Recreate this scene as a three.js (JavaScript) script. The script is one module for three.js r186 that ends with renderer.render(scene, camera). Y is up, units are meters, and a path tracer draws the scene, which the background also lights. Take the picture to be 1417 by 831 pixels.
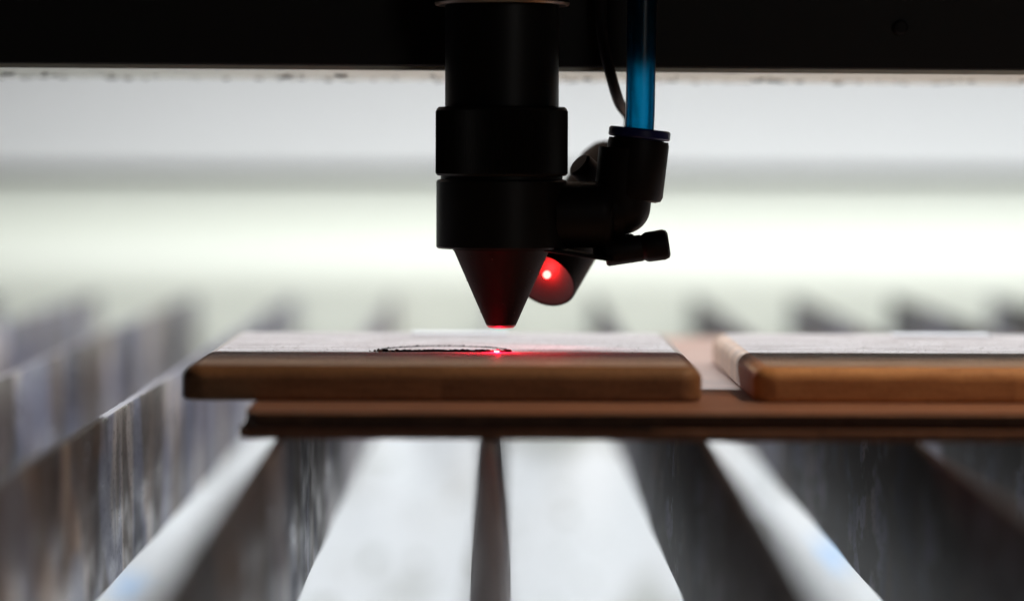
import * as THREE from 'three';
import { mergeGeometries, toCreasedNormals } from 'three/addons/utils/BufferGeometryUtils.js';
import { RoundedBoxGeometry } from 'three/addons/geometries/RoundedBoxGeometry.js';
import { ImprovedNoise } from 'three/addons/math/ImprovedNoise.js';
import { RectAreaLightUniformsLib } from 'three/addons/lights/RectAreaLightUniformsLib.js';

// All measures are written in millimetres above the white tray floor and turned into metres.
const MM = 0.001;
const scene = new THREE.Scene();

// ---------------------------------------------------------------- camera
const camera = new THREE.PerspectiveCamera(12.65, 1417 / 831, 0.02, 20);
camera.position.set(0, 87 * MM, 560 * MM);
camera.rotation.set(-2.86 * Math.PI / 180, -0.31 * Math.PI / 180, 0.2 * Math.PI / 180, 'YXZ');
camera.focus = 0.561;
camera.userData.fStop = 5.4;

// ---------------------------------------------------------------- exposure and lights
const renderer = new THREE.WebGLRenderer({ antialias: true });
renderer.setSize(1024, 600);
renderer.toneMapping = THREE.LinearToneMapping;
renderer.toneMappingExposure = 1;
renderer.shadowMap.enabled = true;
RectAreaLightUniformsLib.init();
scene.background = new THREE.Color(0x000000);

const LAMP = { x: 170, y: 285, z: -338, length: 860, width: 8, tilt: 13, intensity: 268 };   // thin LED strip behind the beam
const ROOM = { x: 190, y: 300, z: 66, size: 25, intensity: 290 };                            // warm work lamp overhead, on the hose side
const ROOM2 = { x: 700, y: 480, z: 1500, size: 300, intensity: 2.2 };                           // dim unseen panel added behind the camera for the highlight on the head
const RED = { cup: 0.0003, beam: 0.02, spark: 0.0005 };

// ---------------------------------------------------------------- helpers
let seed = 7;
const rnd = () => { seed = (seed * 1664525 + 1013904223) >>> 0; return seed / 4294967296; };
const noise = new ImprovedNoise();
const fbm = (x, y, z = 0, o = 4) => { let s = 0, a = 0.5, f = 1; for (let i = 0; i < o; i++) { s += a * noise.noise(x * f, y * f, z + i * 7.3); a *= 0.5; f *= 2.03; } return s; };
const clamp = (v, a = 0, b = 1) => Math.min(b, Math.max(a, v));
const smooth = (a, b, v) => { const t = clamp((v - a) / (b - a)); return t * t * (3 - 2 * t); };
const taken = new Map();
const numbered = (name) => { const n = taken.get(name) ?? 0; taken.set(name, n + 1); return n ? `${name}_${String(n).padStart(3, '0')}` : name; };
const metres = (g) => g.scale(MM, MM, MM);
function obj(name, geometry, material, parent = scene) {
  const m = new THREE.Mesh(geometry, material); m.name = parent === scene ? numbered(name) : name; parent.add(m); return m;
}
function thing(name, label, category, [x, y, z] = [0, 0, 0], group) {
  const o = new THREE.Group(); o.name = numbered(name); o.position.set(x * MM, y * MM, z * MM); scene.add(o);
  o.userData = { label, category }; if (group) o.userData.group = group; return o;
}
function struct(name, geometry, material, label, category) { const m = obj(name, geometry, material); m.userData = { kind: 'structure', label, category }; return m; }
function box(x0, x1, y0, y1, z0, z1, r = 0.4) {
  const g = r > 0 ? new RoundedBoxGeometry(x1 - x0, y1 - y0, z1 - z0, 3, r) : new THREE.BoxGeometry(x1 - x0, y1 - y0, z1 - z0);
  return g.translate((x0 + x1) / 2, (y0 + y1) / 2, (z0 + z1) / 2);
}
function lathe(points, segments = 96) { return toCreasedNormals(new THREE.LatheGeometry(points.map(([r, y]) => new THREE.Vector2(r, y)), segments), 0.6); }
// a lathe whose axis runs from a to b: profile [radius, distance along the axis]
function turned(points, a, b, segments = 64) {
  const A = new THREE.Vector3(...a), d = new THREE.Vector3(...b).sub(A).normalize();
  const g = lathe(points, segments); g.applyQuaternion(new THREE.Quaternion().setFromUnitVectors(new THREE.Vector3(0, 1, 0), d)); return g.translate(A.x, A.y, A.z);
}
const tube = (pts, r, n = 60, k = 20) => new THREE.TubeGeometry(new THREE.CatmullRomCurve3(pts.map((p) => new THREE.Vector3(...p))), n, r, k);
const flat = (list) => mergeGeometries(list.map((g) => { const q = g.index ? g.toNonIndexed() : g; for (const k of Object.keys(q.attributes)) if (!['position', 'normal', 'uv'].includes(k)) q.deleteAttribute(k); return q; }));
function texture(w, h, f, srgb = true) {
  const d = new Uint8Array(w * h * 4);
  for (let j = 0; j < h; j++) for (let i = 0; i < w; i++) { const c = f(i / w, j / h); const k = (j * w + i) * 4; d[k] = clamp(c[0]) * 255; d[k + 1] = clamp(c[1]) * 255; d[k + 2] = clamp(c[2]) * 255; d[k + 3] = 255; }
  const t = new THREE.DataTexture(d, w, h); t.wrapS = t.wrapT = THREE.RepeatWrapping; t.magFilter = THREE.LinearFilter; t.minFilter = THREE.LinearMipmapLinearFilter; t.generateMipmaps = true;
  if (srgb) t.colorSpace = THREE.SRGBColorSpace; t.needsUpdate = true; return t;
}
const grey = (v) => [v, v, v];

// ---------------------------------------------------------------- materials
// wood: uv in metres, one repeat = 0.2 m, grain along x
function woodTexture(base, dark, z, speck = 0) {
  const t = texture(1024, 1024, (u, v) => {
    const warp = fbm(u * 5, v * 9, z) * 0.6;
    const ring = 0.5 + 0.5 * Math.sin((v * 46 + warp * 9) * 1.9 + 2.2 * fbm(u * 3, v * 30, z + 3));
    const fibre = fbm(u * 22, v * 420, z + 5, 3), pore = smooth(0.2, 0.5, fbm(u * 60, v * 500, z + 9, 2));
    const k = clamp(0.12 + 0.3 * ring + 0.55 * fibre + 0.4 * pore + speck * smooth(0.08, 0.3, fbm(u * 300, v * 300, z + 15, 2)));
    return [0, 1, 2].map((i) => base[i] * (1 - k) + dark[i] * k);
  });
  t.repeat.set(5, 5); return t;
}
const woodBump = texture(1024, 1024, (u, v) => grey(0.5 + 0.45 * fbm(u * 70, v * 520, 2, 3) + 0.35 * fbm(u * 500, v * 560, 8, 1)), false); woodBump.repeat.set(8, 8);
const wood = (base, dark, z, speck) => new THREE.MeshPhysicalMaterial({ map: woodTexture(base, dark, z, speck), roughness: 0.62, bumpMap: woodBump, bumpScale: 0.00012, specularIntensity: 1, sheen: 1, sheenColor: new THREE.Color(1, 1, 1), sheenRoughness: 0.5 });
const M = {
  tile1: wood([0.55, 0.41, 0.30], [0.34, 0.24, 0.17], 1.7, 0.35),
  tile2: wood([0.82, 0.63, 0.45], [0.58, 0.39, 0.25], 8.1, 0.35),
  paleTop: wood([0.86, 0.83, 0.83], [0.46, 0.37, 0.35], 2.9, 0.6),
  board: wood([0.66, 0.47, 0.37], [0.42, 0.27, 0.2], 4.4, 0.4),
  burnt: wood([0.36, 0.24, 0.17], [0.2, 0.13, 0.1], 6.6),
  char: new THREE.MeshStandardMaterial({ color: new THREE.Color().setRGB(0.012, 0.008, 0.007), roughness: 0.9 }),
  sawdust: new THREE.MeshStandardMaterial({ color: new THREE.Color().setRGB(0.5, 0.44, 0.38), roughness: 0.9 }),
  tab: new THREE.MeshStandardMaterial({ color: new THREE.Color().setRGB(0.72, 0.72, 0.76), roughness: 0.45 }),
  anodised: new THREE.MeshPhysicalMaterial({ color: new THREE.Color().setRGB(0.009, 0.009, 0.009), roughness: 0.42, specularIntensity: 0.6 }),
  cone: new THREE.MeshPhysicalMaterial({ color: new THREE.Color().setRGB(0.018, 0.012, 0.011), roughness: 0.7, specularIntensity: 0.5 }),
  lip: new THREE.MeshStandardMaterial({ color: new THREE.Color().setRGB(0.2, 0.17, 0.16), roughness: 0.5, metalness: 0.4 }),
  plastic: new THREE.MeshPhysicalMaterial({ color: new THREE.Color().setRGB(0.007, 0.006, 0.006), roughness: 0.5, specularIntensity: 0.45 }),
  rim: new THREE.MeshStandardMaterial({ color: new THREE.Color().setRGB(0.55, 0.45, 0.36), roughness: 0.3, metalness: 1 }),
  beam: new THREE.MeshStandardMaterial({ color: new THREE.Color().setRGB(0.004, 0.004, 0.004), roughness: 0.6 }),
  blueRing: new THREE.MeshPhysicalMaterial({ color: new THREE.Color().setRGB(0.012, 0.02, 0.13), roughness: 0.35 }),
  hose: new THREE.MeshPhysicalMaterial({ color: new THREE.Color().setRGB(0.5, 0.85, 0.95), roughness: 0.3, transmission: 1, thickness: 0.001, ior: 1.4, attenuationColor: new THREE.Color().setRGB(0.005, 0.3, 0.5), attenuationDistance: 0.0022 }),
  wire: new THREE.MeshStandardMaterial({ color: new THREE.Color().setRGB(0.012, 0.01, 0.009), roughness: 0.5 }),
  cup: new THREE.MeshStandardMaterial({ color: new THREE.Color().setRGB(0.03, 0.029, 0.028), roughness: 0.6 }),
  lens: new THREE.MeshStandardMaterial({ color: 0x200000, emissive: new THREE.Color().setRGB(1, 0.03, 0.026), emissiveIntensity: 34 }),
  spark: new THREE.MeshStandardMaterial({ color: 0x400000, emissive: new THREE.Color().setRGB(1, 0.16, 0.18), emissiveIntensity: 9 }),
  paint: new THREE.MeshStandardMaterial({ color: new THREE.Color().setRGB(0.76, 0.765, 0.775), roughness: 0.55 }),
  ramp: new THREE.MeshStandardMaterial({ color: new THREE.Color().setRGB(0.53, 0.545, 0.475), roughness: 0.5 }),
  lampBody: new THREE.MeshStandardMaterial({ color: new THREE.Color().setRGB(0.5, 0.5, 0.5), roughness: 0.4, metalness: 0.8 }),
  bluePatch: new THREE.MeshStandardMaterial({ color: new THREE.Color().setRGB(0.38, 0.55, 0.78), roughness: 0.5 }),
};
M.paleTop.bumpScale = 0.0003;
// white tray with faint scuffs and smoke stains (one repeat = 0.4 m)
const trayMap = texture(512, 512, (u, v) => { const s = smooth(0.05, 0.4, fbm(u * 9, v * 9, 3)) * 0.2 + 0.3 * smooth(0.26, 0.34, fbm(u * 40, v * 40, 13, 2)) + 0.05 * smooth(0.1, 0.4, fbm(u * 30, v * 30, 6)); return [0.815 - s, 0.82 - s, 0.825 - s * 1.15]; });
trayMap.repeat.set(2.5, 2.5);
M.tray = new THREE.MeshStandardMaterial({ map: trayMap, roughness: 0.55 });
// dusty aluminium under the beam
const dustMap = texture(2048, 256, (u, v) => { const k = smooth(0.28, 0.42, fbm(u * 90, v * 8, 11, 3)), s = 0.05 * fbm(u * 20, v * 20, 2); return [0.93 + s, 0.93 + s, 0.87 + s].map((c, i) => c * (1 - k) + [0.2, 0.19, 0.15][i] * k); });
M.underside = new THREE.MeshStandardMaterial({ map: dustMap, roughness: 0.35, metalness: 0.3 });
// aluminium bed blades: u along the blade (one repeat 0.74 m), v over its height; dark, cream and brown streaks, soot flecks, scratches
function bladeTexture(z, soot) {
  return texture(2048, 128, (u, v) => {
    const band = fbm(u * 26, v * 0.5, z, 2), band2 = fbm(u * 44, v * 0.8, z + 20, 2);
    const band3 = fbm(u * 33, v * 0.6, z + 47, 2);
    const streak = smooth(-0.02, 0.16, band + 0.2 * fbm(u * 160, v * 2, z + 3, 2)), cream = smooth(0.02, 0.15, band2 + 0.08 * fbm(u * 90, v, z + 12, 2)), brown = smooth(0.0, 0.16, band3 + 0.1 * fbm(u * 120, v * 3, z + 14, 2));
    const fleck = smooth(0.14, 0.3, fbm(u * 520, v * 26, z + 6, 3) + 0.25 * Math.max(0, band)), scratch = smooth(0.3, 0.45, fbm(u * 700, v * 5, z + 8, 2)) * 0.14;
    const clean = 1 - soot;
    let c = [0.50, 0.50, 0.58].map((b) => b * (0.8 + 0.2 * clean) + 0.10 * fbm(u * 60, v * 6, z + 2) + scratch);
    const mix = (t, k) => { c = c.map((b, i) => b * (1 - k) + t[i] * k); };
    mix([0.82, 0.74, 0.66], 0.65 * cream * (0.15 + 0.85 * clean)); mix([0.14, 0.145, 0.23], 0.9 * streak); mix([0.28, 0.20, 0.15], 0.75 * brown);
    mix([0.07, 0.06, 0.05], (0.4 + 0.5 * soot) * fleck); mix([0.11, 0.085, 0.068], Math.min(1, soot * 1.35) * smooth(-0.12, 0.12, fbm(u * 46, v * 3.5, z + 31) + 0.35 * fbm(u * 260, v * 16, z + 37, 3)));
    return c;
  });
}
const bladeRough = texture(1024, 64, (u, v) => grey(0.42 + 0.4 * fbm(u * 50, v * 4, 40)), false);
const bladeMats = [[1.1, 0], [5.2, 0.05], [9.7, 0.66], [14.3, 0.74]].map(([z, s]) => s > 0.5 ? new THREE.MeshPhysicalMaterial({ map: bladeTexture(z, s), roughness: 0.55, metalness: 0.35, specularIntensity: 0.7 }) : new THREE.MeshStandardMaterial({ map: bladeTexture(z, s), roughnessMap: bladeRough, roughness: 1, metalness: 0.5 }));

// ---------------------------------------------------------------- the setting: tray, rear slope, rear wall
function sheet(x0, x1, p, q, thick) {   // a plate from profile point p [y, z] to q [y, z], with thickness
  const dy = q[0] - p[0], dz = q[1] - p[1], l = Math.hypot(dy, dz), ny = Math.abs(dz / l) , nz = dy < 0 ? Math.abs(dy) / l : 0;
  const g = new THREE.BoxGeometry(x1 - x0, thick, l); const a = Math.atan2(-dy, dz);
  g.rotateX(a); g.translate((x0 + x1) / 2, (p[0] + q[0]) / 2 - ny * thick / 2, (p[1] + q[1]) / 2 - nz * thick / 2); return g;
}
{
  const g = new THREE.BoxGeometry(900, 2, 900); g.translate(0, -1.05, 50);
  const uv = g.attributes.uv, p = g.attributes.position; for (let i = 0; i < uv.count; i++) uv.setXY(i, p.getX(i) * MM, p.getZ(i) * MM);
  g.translate(0, -140, 0);
  struct('tray_floor', metres(g), M.tray, 'white sheet metal floor deep beneath the blades', 'tray');
  const c = sheet(-450, 450, [0, -504], [-140, -364], 2), cu = c.attributes.uv, cp = c.attributes.position; for (let i = 0; i < cu.count; i++) cu.setXY(i, cp.getX(i) * MM, cp.getZ(i) * 1.41 * MM);
  struct('rear_chute', metres(c), M.tray, 'white chute panel sloping down beneath the blades', 'panel');
  struct('bed_rail', metres(flat([box(-450, 450, -12, 2.1, -504, -494, 0.5), box(-450, 450, -12, 2.1, 330, 344, 0.5)])), M.paint, 'pale rails carrying the ends of the blades', 'rail');
  const rs = new THREE.Shape(), arc = [[81, -593], [79.5, -580], [77.5, -564], [74.5, -548], [70, -533], [64, -520.5], [57, -511.5], [48, -506.5], [40, -504]].map(([y, z]) => new THREE.Vector2(z, y));
  rs.moveTo(-593, 36); rs.lineTo(-593, 81); rs.splineThru(arc.slice(1)); rs.lineTo(-504, 36); rs.closePath();
  const roll = new THREE.ExtrudeGeometry(rs, { depth: 900, bevelEnabled: false, curveSegments: 48 }).rotateY(-Math.PI / 2).translate(450, 0, 0);
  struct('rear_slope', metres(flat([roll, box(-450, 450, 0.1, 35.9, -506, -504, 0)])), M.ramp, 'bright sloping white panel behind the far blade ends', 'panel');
  struct('rear_wall', metres(flat([box(-450, 450, 84.6, 330, -594, -590.5, 0.5), box(-450, 450, 90, 330, -602, -595, 0), box(-450, 450, 0, 70, -602, -595, 0)])), M.paint, 'pale grey rear wall of the machine cabinet above the slope', 'wall');
}

// ---------------------------------------------------------------- lamps
{
  const t = thing('strip_lamp', 'long thin white strip lamp hidden behind the black beam', 'lamp', [LAMP.x, LAMP.y, LAMP.z]);
  t.rotation.x = -LAMP.tilt * Math.PI / 180;      // shines down and a little forward
  obj('housing', metres(flat([box(-LAMP.length / 2 - 4, LAMP.length / 2 + 4, 1.2, 9, -7, 7, 0.6), box(-LAMP.length / 2 - 4, LAMP.length / 2 + 4, -1.5, 1.2, -7, -5, 0), box(-LAMP.length / 2 - 4, LAMP.length / 2 + 4, -1.5, 1.2, 5, 7, 0)])), M.lampBody, t);
  obj('light_diffuser', metres(box(-LAMP.length / 2, LAMP.length / 2, 0, 1.1, -4.9, 4.9, 0)), new THREE.MeshStandardMaterial({ color: 0xffffff, emissive: 0xf2f6ff, emissiveIntensity: 3 }), t);
  const l = new THREE.RectAreaLight(new THREE.Color().setRGB(0.93, 0.97, 1.0), LAMP.intensity, LAMP.length * MM, LAMP.width * MM);
  l.name = 'strip_light'; l.position.set(0, -0.4 * MM, 0); l.rotation.x = -Math.PI / 2; t.add(l);
}
{
  const t = thing('work_lamp', 'small square warm work lamp above the tiles', 'lamp', [ROOM.x, ROOM.y, ROOM.z]);
  t.lookAt(0.07, 0.045, 0.045);                     // group's +z points at the tiles
  const s = ROOM.size / 2;
  obj('housing', metres(box(-s - 8, s + 8, -s - 8, s + 8, -30, -3, 4)), M.lampBody, t);
  obj('light_diffuser', metres(box(-s, s, -s, s, -2.9, 0, 0)), new THREE.MeshStandardMaterial({ color: 0xffffff, emissive: new THREE.Color().setRGB(1, 0.68, 0.4), emissiveIntensity: 2 }), t);
  const l = new THREE.RectAreaLight(new THREE.Color().setRGB(1, 0.68, 0.4), ROOM.intensity, ROOM.size * MM, ROOM.size * MM);
  l.name = 'work_light'; l.position.set(0, 0, 1 * MM); l.rotation.y = Math.PI; t.add(l);
}

{
  const t = thing('added_panel_lamp', 'unseen square panel lamp added far in front of the machine', 'lamp', [ROOM2.x, ROOM2.y, ROOM2.z]);
  t.lookAt(0, 0.08, 0); const s = ROOM2.size / 2;
  obj('housing', metres(box(-s - 12, s + 12, -s - 12, s + 12, -40, -4, 4)), M.lampBody, t);
  obj('light_diffuser', metres(box(-s, s, -s, s, -3.9, 0, 0)), new THREE.MeshStandardMaterial({ color: 0xffffff, emissive: new THREE.Color().setRGB(1, 0.95, 0.9), emissiveIntensity: 1 }), t);
  const l = new THREE.RectAreaLight(new THREE.Color().setRGB(1, 0.95, 0.9), ROOM2.intensity, ROOM2.size * MM, ROOM2.size * MM);
  l.name = 'added_panel_light'; l.position.set(0, 0, 1 * MM); l.rotation.y = Math.PI; t.add(l);
}

// ---------------------------------------------------------------- bed blades
const BLADE_TOP = 36.45;
function bladeGeometry(k) {
  const foot = k === 0 ? 4.1 : 1.35, low = 2.2;
  const z0 = -498, z1 = 345, n = 400, pos = [], uv = [], idx = [];
  const off = (k * 0.37 + 5) % 1;
  for (let i = 0; i <= n; i++) {
    const z = z0 + (z1 - z0) * i / n, w = 0.55 * noise.noise(z * 0.011, k * 3.1, 0.5), nick = 1.3 * smooth(0.52, 0.62, noise.noise(z * 0.09, k * 7.7, 6.5)) + 0.22 * Math.max(0, noise.noise(z * 0.16, k * 9.7, 1.5)) + 0.1 * noise.noise(z * 0.5, k, 3.3);
    const top = BLADE_TOP - 0.15 - nick, u = (z - z0) / 740 + off;
    const ring = [[-foot, low, 0], [-1.05, top - 0.5, 0.93], [-0.8, top, 1], [0.8, top, 1], [1.05, top - 0.5, 0.93], [foot, low, 0]];
    for (const [x, y, v] of ring) { pos.push(x + w * (y / 36) + (k ? 0.5 * noise.noise(z * 0.02, k * 5.3, 2.5) * (1 - y / 36) : 0), y, z); uv.push(x < 0 ? u : u + 0.43, v); }
  }
  for (let i = 0; i < n; i++) for (let j = 0; j < 5; j++) { const a = i * 6 + j, b = a + 1, c = a + 6, d = c + 1; idx.push(a, c, b, b, c, d); }
  for (const [s, f] of [[0, false], [n * 6, true]]) for (let j = 1; j < 5; j++) f ? idx.push(s, s + j, s + j + 1) : idx.push(s, s + j + 1, s + j);
  const g = new THREE.BufferGeometry(); g.setAttribute('position', new THREE.Float32BufferAttribute(pos, 3)); g.setAttribute('uv', new THREE.Float32BufferAttribute(uv, 2)); g.setIndex(idx);
  return metres(toCreasedNormals(g, 0.5));
}
const order = ['first', 'second', 'third', 'fourth', 'fifth', 'sixth', 'seventh'];
for (let k = -7; k <= 7; k++) {
  const sooty = k > 0, m = bladeMats[(sooty ? 2 : 0) + (Math.abs(k) % 2)];
  const b = obj('bed_blade', bladeGeometry(k), k === 0 ? bladeMats[1] : m);
  b.position.set((k * 39 - 1.2) * MM, 0, 0);
  b.userData = {
    label: k === 0 ? 'aluminium bed blade running straight below the laser nozzle' : k < 0
      ? `streaked aluminium bed blade, ${order[-k - 1]} from the nozzle's blade, away from the air hose` : `sooty aluminium bed blade, ${order[k - 1]} from the nozzle's blade, on the air hose side`,
    category: 'blade', group: 'blades of the cutting bed',
  };
}
// thin blue patches laid on the chute
for (const [x, down, a, label] of [[125, 58, 0.4, 'thin blue patch on the chute under the sooty blades'], [-135, 70, 1.1, 'thin blue patch on the chute under the streaked blades']]) {
  const s = new THREE.Shape(); for (let i = 0; i < 9; i++) { const t = i / 9 * Math.PI * 2, r = 7 + 3 * Math.sin(i * 2.7 + a); s[i ? 'lineTo' : 'moveTo'](r * 0.8 * Math.cos(t), r * 1.3 * Math.sin(t)); }
  const o = obj('blue_patch', metres(new THREE.ExtrudeGeometry(s, { depth: 0.15, bevelEnabled: false }).rotateX(-Math.PI / 2)), M.bluePatch);
  o.position.set(x * MM, (0.15 - down) * MM, (-503.85 + down) * MM); o.rotation.set(Math.PI / 4, a, 0, 'XYZ'); o.userData = { label, category: 'scrap', group: 'blue patches on the chute' };
}

// ---------------------------------------------------------------- backing board in two layers
const BOARD = { bottom: 36.5, top: 41.5 };
{
  const t = thing('backing_board', 'thin brown two layer board with a splintered end lying across the blades', 'board', [0, BOARD.bottom, 0]);
  function layer(y0, y1, left, front, k) {
    const s = new THREE.Shape(), pts = [];
    for (let i = 0; i <= 120; i++) { const x = left + 2 + (200 - left - 2) * i / 120; pts.push([x, front(x) + 0.25 * noise.noise(x * 0.4, k, 0.2) + 0.1 * noise.noise(x * 1.7, k, 4)]); }
    for (let i = 0; i <= 10; i++) pts.push([200, 64 - 222 * (i + 0.5) / 11]);
    for (let i = 0; i <= 10; i++) pts.push([200 - (200 - left) * i / 10, -160 + 0.6 * noise.noise(i * 1.3, k, 7)]);
    for (let i = 1; i < 90; i++) { const z = -160 + 223 * i / 90; pts.push([left + 0.9 * noise.noise(z * 0.21, k, 9) + 0.5 * noise.noise(z * 0.8, k, 2), z]); }
    pts.forEach(([x, z], i) => s[i ? 'lineTo' : 'moveTo'](x, -z));
    const g = new THREE.ExtrudeGeometry(s, { depth: y1 - y0 - 0.3, bevelEnabled: true, bevelThickness: 0.15, bevelSize: 0.15, bevelSegments: 2 }).rotateX(-Math.PI / 2).translate(0, y0 + 0.15, 0);
    const p = g.attributes.position, n = g.attributes.normal, uv = g.attributes.uv;
    for (let i = 0; i < uv.count; i++) uv.setXY(i, (Math.abs(n.getX(i)) > 0.7 ? p.getZ(i) : p.getX(i)) * MM, (Math.abs(n.getY(i)) > 0.7 ? p.getZ(i) : p.getY(i) * 1.3) * MM);
    return metres(g);
  }
  obj('upper_layer', layer(2.65, 5, -46.4, () => 64.5, 1), [M.board, M.burnt], t);
  obj('core', layer(1.9, 2.75, -45.2, () => 62.4, 3), [M.board, M.burnt], t);
  obj('lower_layer', layer(0, 1.95, -47.7, (x) => 62.9 + 2.9 * smooth(20, 36, x), 2), M.board, t);
}

// ---------------------------------------------------------------- the two wooden tiles
const TILE_TOP = 48.3;
function slab(w, d, h, rc, rt, rb) {     // a square-cornered slab with rounded corners in plan and a rounded edge; uv in metres, grain along x
  const plan = [], ns = 14;
  const corner = (cx, cz, a0) => { for (let i = 0; i <= ns; i++) { const a = a0 + Math.PI / 2 * i / ns; plan.push([cx, cz, Math.cos(a), Math.sin(a)]); } };
  const ex = w / 2 - rc, ez = d / 2 - rc;
  corner(ex, ez, 0); corner(-ex, ez, Math.PI / 2); corner(-ex, -ez, Math.PI); corner(ex, -ez, Math.PI * 1.5);
  const rings = [];                       // [inset, height, arc]
  for (let i = 0; i <= 10; i++) { const a = Math.PI / 2 * i / 10; rings.push([rt * (1 - Math.sin(a)), h - rt * (1 - Math.cos(a)), rt * a]); }
  const arc = rt * Math.PI / 2; rings.push([0, rb + 0.01, arc + h - rt - rb]);
  for (let i = 1; i <= 5; i++) { const a = Math.PI / 2 * i / 5; rings.push([rb * (1 - Math.cos(a)), rb * (1 - Math.sin(a)), arc + h - rt - rb + rb * a]); }
  const pos = [], uv = [], idx = [], n = plan.length;
  for (const [inset, y, s] of rings) for (const [cx, cz, dx, dz] of plan) { const r = rc - inset; pos.push(cx + dx * r, y, cz + dz * r); uv.push((cx + dx * (rc - rt + s)) * MM, (cz + dz * (rc - rt + s)) * MM); }
  for (let j = 0; j < rings.length - 1; j++) for (let i = 0; i < n; i++) { const a = j * n + i, b = j * n + (i + 1) % n, c = a + n, e = b + n; idx.push(a, b, c, b, e, c); }
  for (const [ring, y] of [[0, h], [rings.length - 1, 0]]) {
    const c0 = pos.length / 3; pos.push(0, y, 0); uv.push(0, 0);
    for (let i = 0; i < n; i++) { const a = ring * n + i, b = ring * n + (i + 1) % n; ring ? idx.push(c0, a, b) : idx.push(c0, b, a); }
  }
  const g = new THREE.BufferGeometry(); g.setAttribute('position', new THREE.Float32BufferAttribute(pos, 3)); g.setAttribute('uv', new THREE.Float32BufferAttribute(uv, 2)); g.setIndex(idx); g.computeVertexNormals();
  return metres(g);
}
const tileShape = slab(100.6, 108, TILE_TOP - BOARD.top - 0.05, 4.6, 2.7, 0.9);
function tile(x, z, m, label) {
  const t = thing('wooden_tile', label, 'tile', [x, BOARD.top + 0.05, z], 'wooden tiles on the board');
  obj('tile_body', tileShape, m, t);
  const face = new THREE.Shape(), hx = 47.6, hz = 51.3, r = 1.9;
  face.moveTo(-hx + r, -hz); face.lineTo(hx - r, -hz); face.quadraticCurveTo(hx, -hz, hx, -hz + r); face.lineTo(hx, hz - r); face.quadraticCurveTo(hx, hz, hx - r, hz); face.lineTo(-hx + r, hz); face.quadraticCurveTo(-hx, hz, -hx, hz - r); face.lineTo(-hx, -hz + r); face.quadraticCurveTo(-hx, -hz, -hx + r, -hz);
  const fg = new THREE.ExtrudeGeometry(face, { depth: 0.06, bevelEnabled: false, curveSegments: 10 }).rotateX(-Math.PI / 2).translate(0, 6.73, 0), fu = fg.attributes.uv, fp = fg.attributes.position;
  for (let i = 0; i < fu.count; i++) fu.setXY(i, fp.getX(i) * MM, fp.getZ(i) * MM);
  const top = obj('top_face', metres(fg), M.paleTop, t); top.userData.label = 'pale top face';  // thin sheet, paler than the tile body, over the flat top
  const tab = obj('tab', metres(box(-9, 13, 6.75, 7.08, -51.2, -42, 0.12)), M.tab, t); tab.userData.label = 'thin white tab on the far edge';
  const grains = []; for (let i = 0; i < 4200; i++) { const q = new THREE.TetrahedronGeometry(0.05 + 0.1 * rnd() * rnd()); q.rotateX(rnd() * 6).rotateY(rnd() * 6); q.translate(-46.5 + 93 * rnd(), 6.82, -50 + 100 * rnd()); grains.push(q); }
  const dust = obj('sawdust', metres(flat(grains)), M.sawdust, t); dust.userData.kind = 'stuff';
  return t;
}
const tileA = tile(-10.6, -13, M.tile1, 'wooden tile under the laser nozzle with a fresh engraved outline');
tile(99.9, -13, M.tile2, 'wooden tile without engraving beside the one under the nozzle');
{
  // charred outline: flat near side, bowed far side, a shallow crumbly ridge of char
  const pts = [], top = TILE_TOP - BOARD.top + 0.02;
  for (let i = 0; i <= 40; i++) { const u = i / 40; pts.push([-13.2 + 25.5 * u, 13.2 + 0.25 * Math.sin(u * 9)]); }
  for (let i = 0; i <= 46; i++) { const u = i / 46, a = Math.PI * u; pts.push([-0.4 + 13.6 * Math.cos(a), 13.0 - 17 * Math.pow(Math.sin(a), 0.8)]); }
  const closed = new THREE.CatmullRomCurve3(pts.map(([x, z]) => new THREE.Vector3(x, 0, z)), false, 'catmullrom', 0.2);
  const g = new THREE.TubeGeometry(closed, 420, 0.42, 8), p = g.attributes.position;
  for (let i = 0; i < p.count; i++) { const x = p.getX(i), y = p.getY(i), z = p.getZ(i), k = (z > 12.4 ? 1.1 : 0.3) + 0.8 * noise.noise(x * 1.3, z * 1.3, 3) + 0.3 * noise.noise(x * 5, z * 5, 6); p.setXYZ(i, x + 0.1 * noise.noise(x * 4, z * 4, 1), y * clamp(k, 0.2, 1.5) + top, z + 0.15 * noise.noise(x * 3, z * 3, 8)); }
  g.computeVertexNormals();
  const c = obj('charred_line', metres(g), M.char, tileA); c.userData.label = 'black charred engraved line';
  const crumbs = []; for (let i = 0; i < 26; i++) { const r = 0.12 + 0.28 * rnd(); const q = new THREE.IcosahedronGeometry(r, 0); q.scale(1, 0.7, 1); q.translate(-16 + (rnd() + rnd()) * 3, top + r * 0.5, 12 + rnd() * 3); crumbs.push(q); }
  const cr = obj('char_crumbs', metres(flat(crumbs)), new THREE.MeshStandardMaterial({ color: new THREE.Color().setRGB(0.28, 0.24, 0.17), roughness: 0.9 }), tileA); cr.userData.kind = 'stuff';
}

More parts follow.
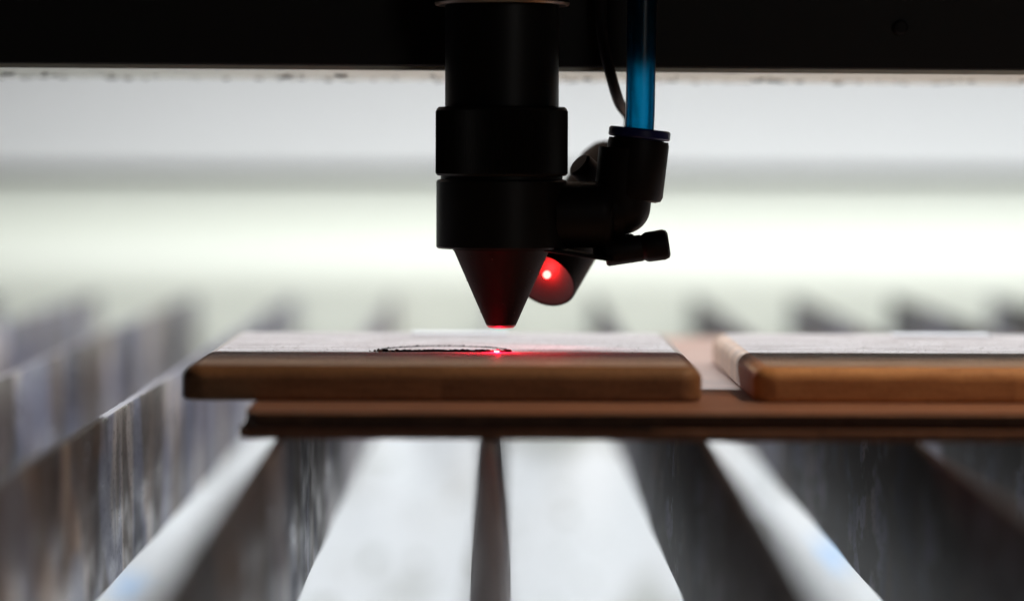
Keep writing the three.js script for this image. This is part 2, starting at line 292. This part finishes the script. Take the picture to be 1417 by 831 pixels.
// ---------------------------------------------------------------- laser head
const HX = 0.8;                            // axis of the head
const head = thing('laser_nozzle', 'black laser head with knurled collar, conical nozzle and elbow air fitting', 'laser head', [HX, 53.4, 0]);
{
  const Y = 53.4, L = (pts, seg) => metres(lathe(pts.map(([r, y]) => [r, y - Y]), seg));
  const ring = obj('clamp_ring', L([[0, 150], [13.9, 150], [13.9, 120.3], [13.5, 119.9], [11.7, 119.8]]), M.anodised, head);
  obj('bright_rim', L([[13.2, 119.75], [13.75, 119.8], [13.9, 120.1], [13.95, 120.3], [13.7, 120.3]]), M.rim, ring);
  obj('lens_tube', L([[11.75, 121], [11.75, 99]]), M.anodised, head);
  // knurled collar: fine vertical teeth between smooth chamfers
  const n = 300, rows = [[11.7, 98.9, 0], [13.05, 98.9, 0], [13.4, 98.55, 0], [13.5, 98.3, 0], [13.55, 98.0, 1], [13.55, 85.3, 1], [13.5, 85.1, 0], [13.3, 84.8, 0], [12.6, 84.75, 0]];
  const pos = [], idx = [];
  for (const [r, y, k] of rows) for (let i = 0; i < n; i++) { const a = i / n * Math.PI * 2, q = r + k * (i % 2 ? 0.12 : -0.14); pos.push(q * Math.cos(a), y - Y, q * Math.sin(a)); }
  for (let j = 0; j < rows.length - 1; j++) for (let i = 0; i < n; i++) { const a = j * n + i, b = j * n + (i + 1) % n, c = a + n, d = b + n; idx.push(a, b, c, b, d, c); }
  const g = new THREE.BufferGeometry(); g.setAttribute('position', new THREE.Float32BufferAttribute(pos, 3)); g.setIndex(idx);
  obj('knurled_collar', metres(toCreasedNormals(g, 0.3)), M.anodised, head);
  obj('nozzle_body', L([[12.6, 84.8], [12.6, 84.1], [13.2, 83.95], [13.5, 83.6], [13.5, 70.2], [13.2, 69.8], [10, 69.75]]), M.anodised, head);
  const cone = obj('nozzle_cone', L([[10.1, 69.8], [10.1, 69.5], [9.8, 69.2], [3.15, 54.1]]), M.cone, head);
  obj('nozzle_lip', L([[3.15, 54.1], [3.1, 53.9], [2.55, 53.42], [2.4, 53.4], [1.1, 53.4], [1.1, 56]]), M.lip, cone);
  const bits = []; for (let i = 0; i < 34; i++) { const u = rnd(), a = rnd() * Math.PI * 2, r = 9.8 - 6.8 * u, y = 69.2 - 15.4 * u - Y, q = new THREE.IcosahedronGeometry(0.05 + 0.12 * rnd(), 0); q.translate((r + 0.04) * Math.cos(a), y, (r + 0.04) * Math.sin(a)); bits.push(q); }
  const d = obj('dust_specks', metres(flat(bits)), new THREE.MeshStandardMaterial({ color: new THREE.Color().setRGB(0.1, 0.085, 0.07), roughness: 0.9 }), cone); d.userData.kind = 'stuff';
  // elbow air fitting screwed into the nozzle body
  const fit = new THREE.Group(); fit.name = 'air_fitting'; head.add(fit); fit.position.set(-HX * MM, -Y * MM, 0);
  const lean = [0.105, 0.9945, 0];         // the upright barrel leans a little away from the head
  const top = [29.3, 94.0, 0], at = (s) => [top[0] - lean[0] * s, top[1] - lean[1] * s, 0];
  obj('threaded_stub', metres(turned([[0, 0], [6.2, 0], [6.75, 0.5], [6.75, 9.8], ...Array.from({ length: 9 }, (_, i) => [4.4 + 2.35 * Math.cos(i / 8 * Math.PI / 2), 9.8 + 2.5 * Math.sin(i / 8 * Math.PI / 2)]), [0, 12.3]], [11.5, 76.7, 1.5], [30, 76.9, 1.5])), M.plastic, fit);
  obj('elbow', metres(flat([
    turned([...Array.from({ length: 13 }, (_, i) => [6 * Math.sin(i / 12 * Math.PI / 2), -5.6 * Math.cos(i / 12 * Math.PI / 2)]), [6.0, 12], [0, 12]], [25.6, 78.4, 0], [25.6 + lean[0] * 9, 78.4 + 9 * lean[1], 0]),
    turned([[0, 0], [6.0, 0], [6.0, 11.5], [0, 11.5]], [14.5, 77.6, 0], [26, 77.8, 0]),
  ])), M.plastic, fit);
  obj('upright_barrel', metres(turned([[0, 0], [4.9, 0], [5.9, 0.35], [6.25, 1.2], [6.35, 8], [6.35, 11.8], [6.15, 12.6], [0, 12.6]], at(14.3), at(0))), M.plastic, fit);
  obj('release_ring', metres(turned([[3.25, -1.7], [5.2, -1.7], [5.2, -0.2], [6.15, -0.1], [6.4, 0.2], [6.4, 1.5], [6.1, 1.85], [3.25, 1.85], [3.25, -1.7]], at(1.3), at(0))), M.blueRing, fit);
}
// ---------------------------------------------------------------- blue air hose
{
  const run = [[28.9, 90.5, 0], [29.3, 96, 0], [29.45, 104, 0], [29.6, 115, -0.3], [29.75, 128, -0.6], [29.8, 150, -1]];
  const outer = tube(run, 3.02, 60, 40), inner = tube(run, 1.9, 60, 40), ii = inner.index.array; for (let i = 0; i < ii.length; i += 3) { const k = ii[i]; ii[i] = ii[i + 1]; ii[i + 1] = k; }
  const nn = inner.attributes.normal; for (let i = 0; i < nn.count; i++) nn.setXYZ(i, -nn.getX(i), -nn.getY(i), -nn.getZ(i));
  const o = obj('air_hose', metres(flat([outer, inner])), M.hose);
  o.userData = { label: 'translucent blue air hose pushed into the elbow fitting', category: 'hose' };
}

// ---------------------------------------------------------------- red dot pointer in its holder
const SPOT = new THREE.Vector3(0.6, TILE_TOP, 1.0), FACE = new THREE.Vector3(9.8, 62.5, -16);
{
  const t = thing('red_dot_pointer', 'black red dot pointer with glowing lens held behind the nozzle', 'pointer', [FACE.x, FACE.y, FACE.z]);
  const dir = SPOT.clone().sub(FACE).normalize(), back = dir.clone().negate(), p = (s, side = [0, 0, 0]) => [back.x * s + side[0], back.y * s + side[1], back.z * s + side[2]];
  obj('barrel', metres(turned([[6.7, 0.2], [7.0, 0], [7.3, 0.5], [7.3, 39], [6.6, 41.6], [4.8, 43], [0, 43.4]], p(0), p(1))), M.plastic, t);
  const cup = obj('lens_cup', metres(turned([[6.75, 0.3], [5.2, 0.9], [2.7, 2.2], [1.0, 2.7], [0, 2.75]], p(0), p(1))), M.cup, t);
  obj('lens_light', metres(new THREE.SphereGeometry(0.85, 20, 14).translate(...p(2.0))), M.lens, cup);
  const red = new THREE.PointLight(new THREE.Color().setRGB(1, 0.004, 0.006), RED.cup, 0, 2); red.name = 'pointer_light'; red.position.set(...p(2.0).map((v) => v * MM)); red.shadow.radius = 0.03; t.add(red);
  const ray = new THREE.SpotLight(new THREE.Color().setRGB(1, 0.006, 0.03), RED.beam, 0, 0.125, 0.9, 2); ray.name = 'pointer_ray_light'; ray.position.set(...p(0.6).map((v) => v * MM)); ray.shadow.radius = 0.03;
  ray.target.position.set(...SPOT.clone().sub(FACE).multiplyScalar(MM).toArray()); ray.target.name = 'pointer_aim'; t.add(ray); t.add(ray.target);
  const W = ([x, y, z]) => [x - FACE.x, y - FACE.y, z - FACE.z];
  obj('bracket', metres(flat([
    box(-7.2, 7.2, -0.35, 0.35, -11, 9, 0.2).rotateZ(-0.15).translate(...W([16.6, 68.7, -1.5])),
    box(-4.2, 4.2, -2.6, 2.6, -4.5, 4.5, 0.6).translate(...W([24.2, 70.2, -4])),
  ])), M.plastic, t);
  obj('thumb_screw', metres(turned([[0, 0], [2.4, 0], [2.75, 0.4], [2.75, 7.5], [2.6, 7.8], [2.75, 8.1], [2.95, 8.4], [3.1, 8.8], [3.15, 12.2], [2.85, 13], [2.3, 13.3], [2.1, 12.9], [0, 12.8]], W([22.2, 68.9, 2]), W([35, 70.9, 3]))), M.plastic, t);
  obj('clamp_knob', metres(turned([[0, 0], [2.5, 0], [2.8, 0.5], [2.8, 4.5], [2.4, 5], [0, 5.1]], W([20.3, 84.3, -9]), W([17.5, 86.8, -7.5]))), M.plastic, t);
  const e = p(43);
  obj('wire', metres(tube([e, [e[0] + 1.6, e[1] + 3.5, e[2] + 1], W([28.6, 97, -30]), W([25.6, 100.8, -17]), W([24, 105.5, -14]), W([22.2, 113, -14]), W([21.6, 122, -14]), W([21.4, 150, -14])], 1.2, 90, 12)), M.wire, t);
}
// glowing point where the beam meets the wood
{
  const t = obj('laser_light_spot', metres(new THREE.IcosahedronGeometry(0.36, 2).scale(1.7, 0.6, 0.9)), M.spark);
  t.position.set(-0.1 * MM, (TILE_TOP + 0.2) * MM, 1.0 * MM); t.userData = { label: 'tiny glowing red point where the beam burns the wooden tile', category: 'laser spot' };
  const l = new THREE.PointLight(new THREE.Color().setRGB(1, 0.006, 0.03), RED.spark, 0, 2); l.name = 'spot_light'; l.position.set(0, 0.1 * MM, 0); l.shadow.radius = 0.02; t.add(l);
}

// ---------------------------------------------------------------- beam the head rides on
{
  const t = thing('gantry_beam', 'black beam with pale dusty underside spanning behind the laser head', 'beam', [0, 107.3, 0]); t.rotation.z = -0.0035;
  obj('front_cover', metres(flat([box(-420, 420, 0.6, 50.9, -84, -18, 0.5), box(-420, 420, 57.1, 95, -84, -18, 0.5)])), M.beam, t);
  const g = new THREE.BoxGeometry(838, 0.9, 65); g.translate(0, 0.1, -51); obj('underside_plate', metres(g), M.underside, t);
  obj('shade_plate', metres(box(-420, 420, 51, 57, -80, 40, 0.8)), M.beam, t);  // unseen plate added to shade the tile tops from the warm lamp
  const lumps = []; for (let i = 0; i < 150; i++) { const r = 0.12 + 0.5 * rnd() * rnd(), q = new THREE.IcosahedronGeometry(r, 1); q.scale(1.5 + 2.5 * rnd(), 0.8, 1.2); q.translate(-140 + 280 * rnd(), -0.4 - r * 0.3, -82 + 50 * rnd() * rnd()); lumps.push(q); }
  const dl = obj('dust_lumps', metres(flat(lumps)), new THREE.MeshStandardMaterial({ color: new THREE.Color().setRGB(0.16, 0.15, 0.12), roughness: 0.95 }), t); dl.userData.kind = 'stuff';
  obj('screw', metres(turned([[0, 0], [1.6, 0], [1.6, 0.7], [1.2, 1.1], [0, 1.2]], [85.5, 9.5, -18], [85.5, 9.5, -10], 24)), M.plastic, t);
}

scene.traverse((o) => { if (o.isMesh) { o.castShadow = true; o.receiveShadow = true; } });
renderer.render(scene, camera);
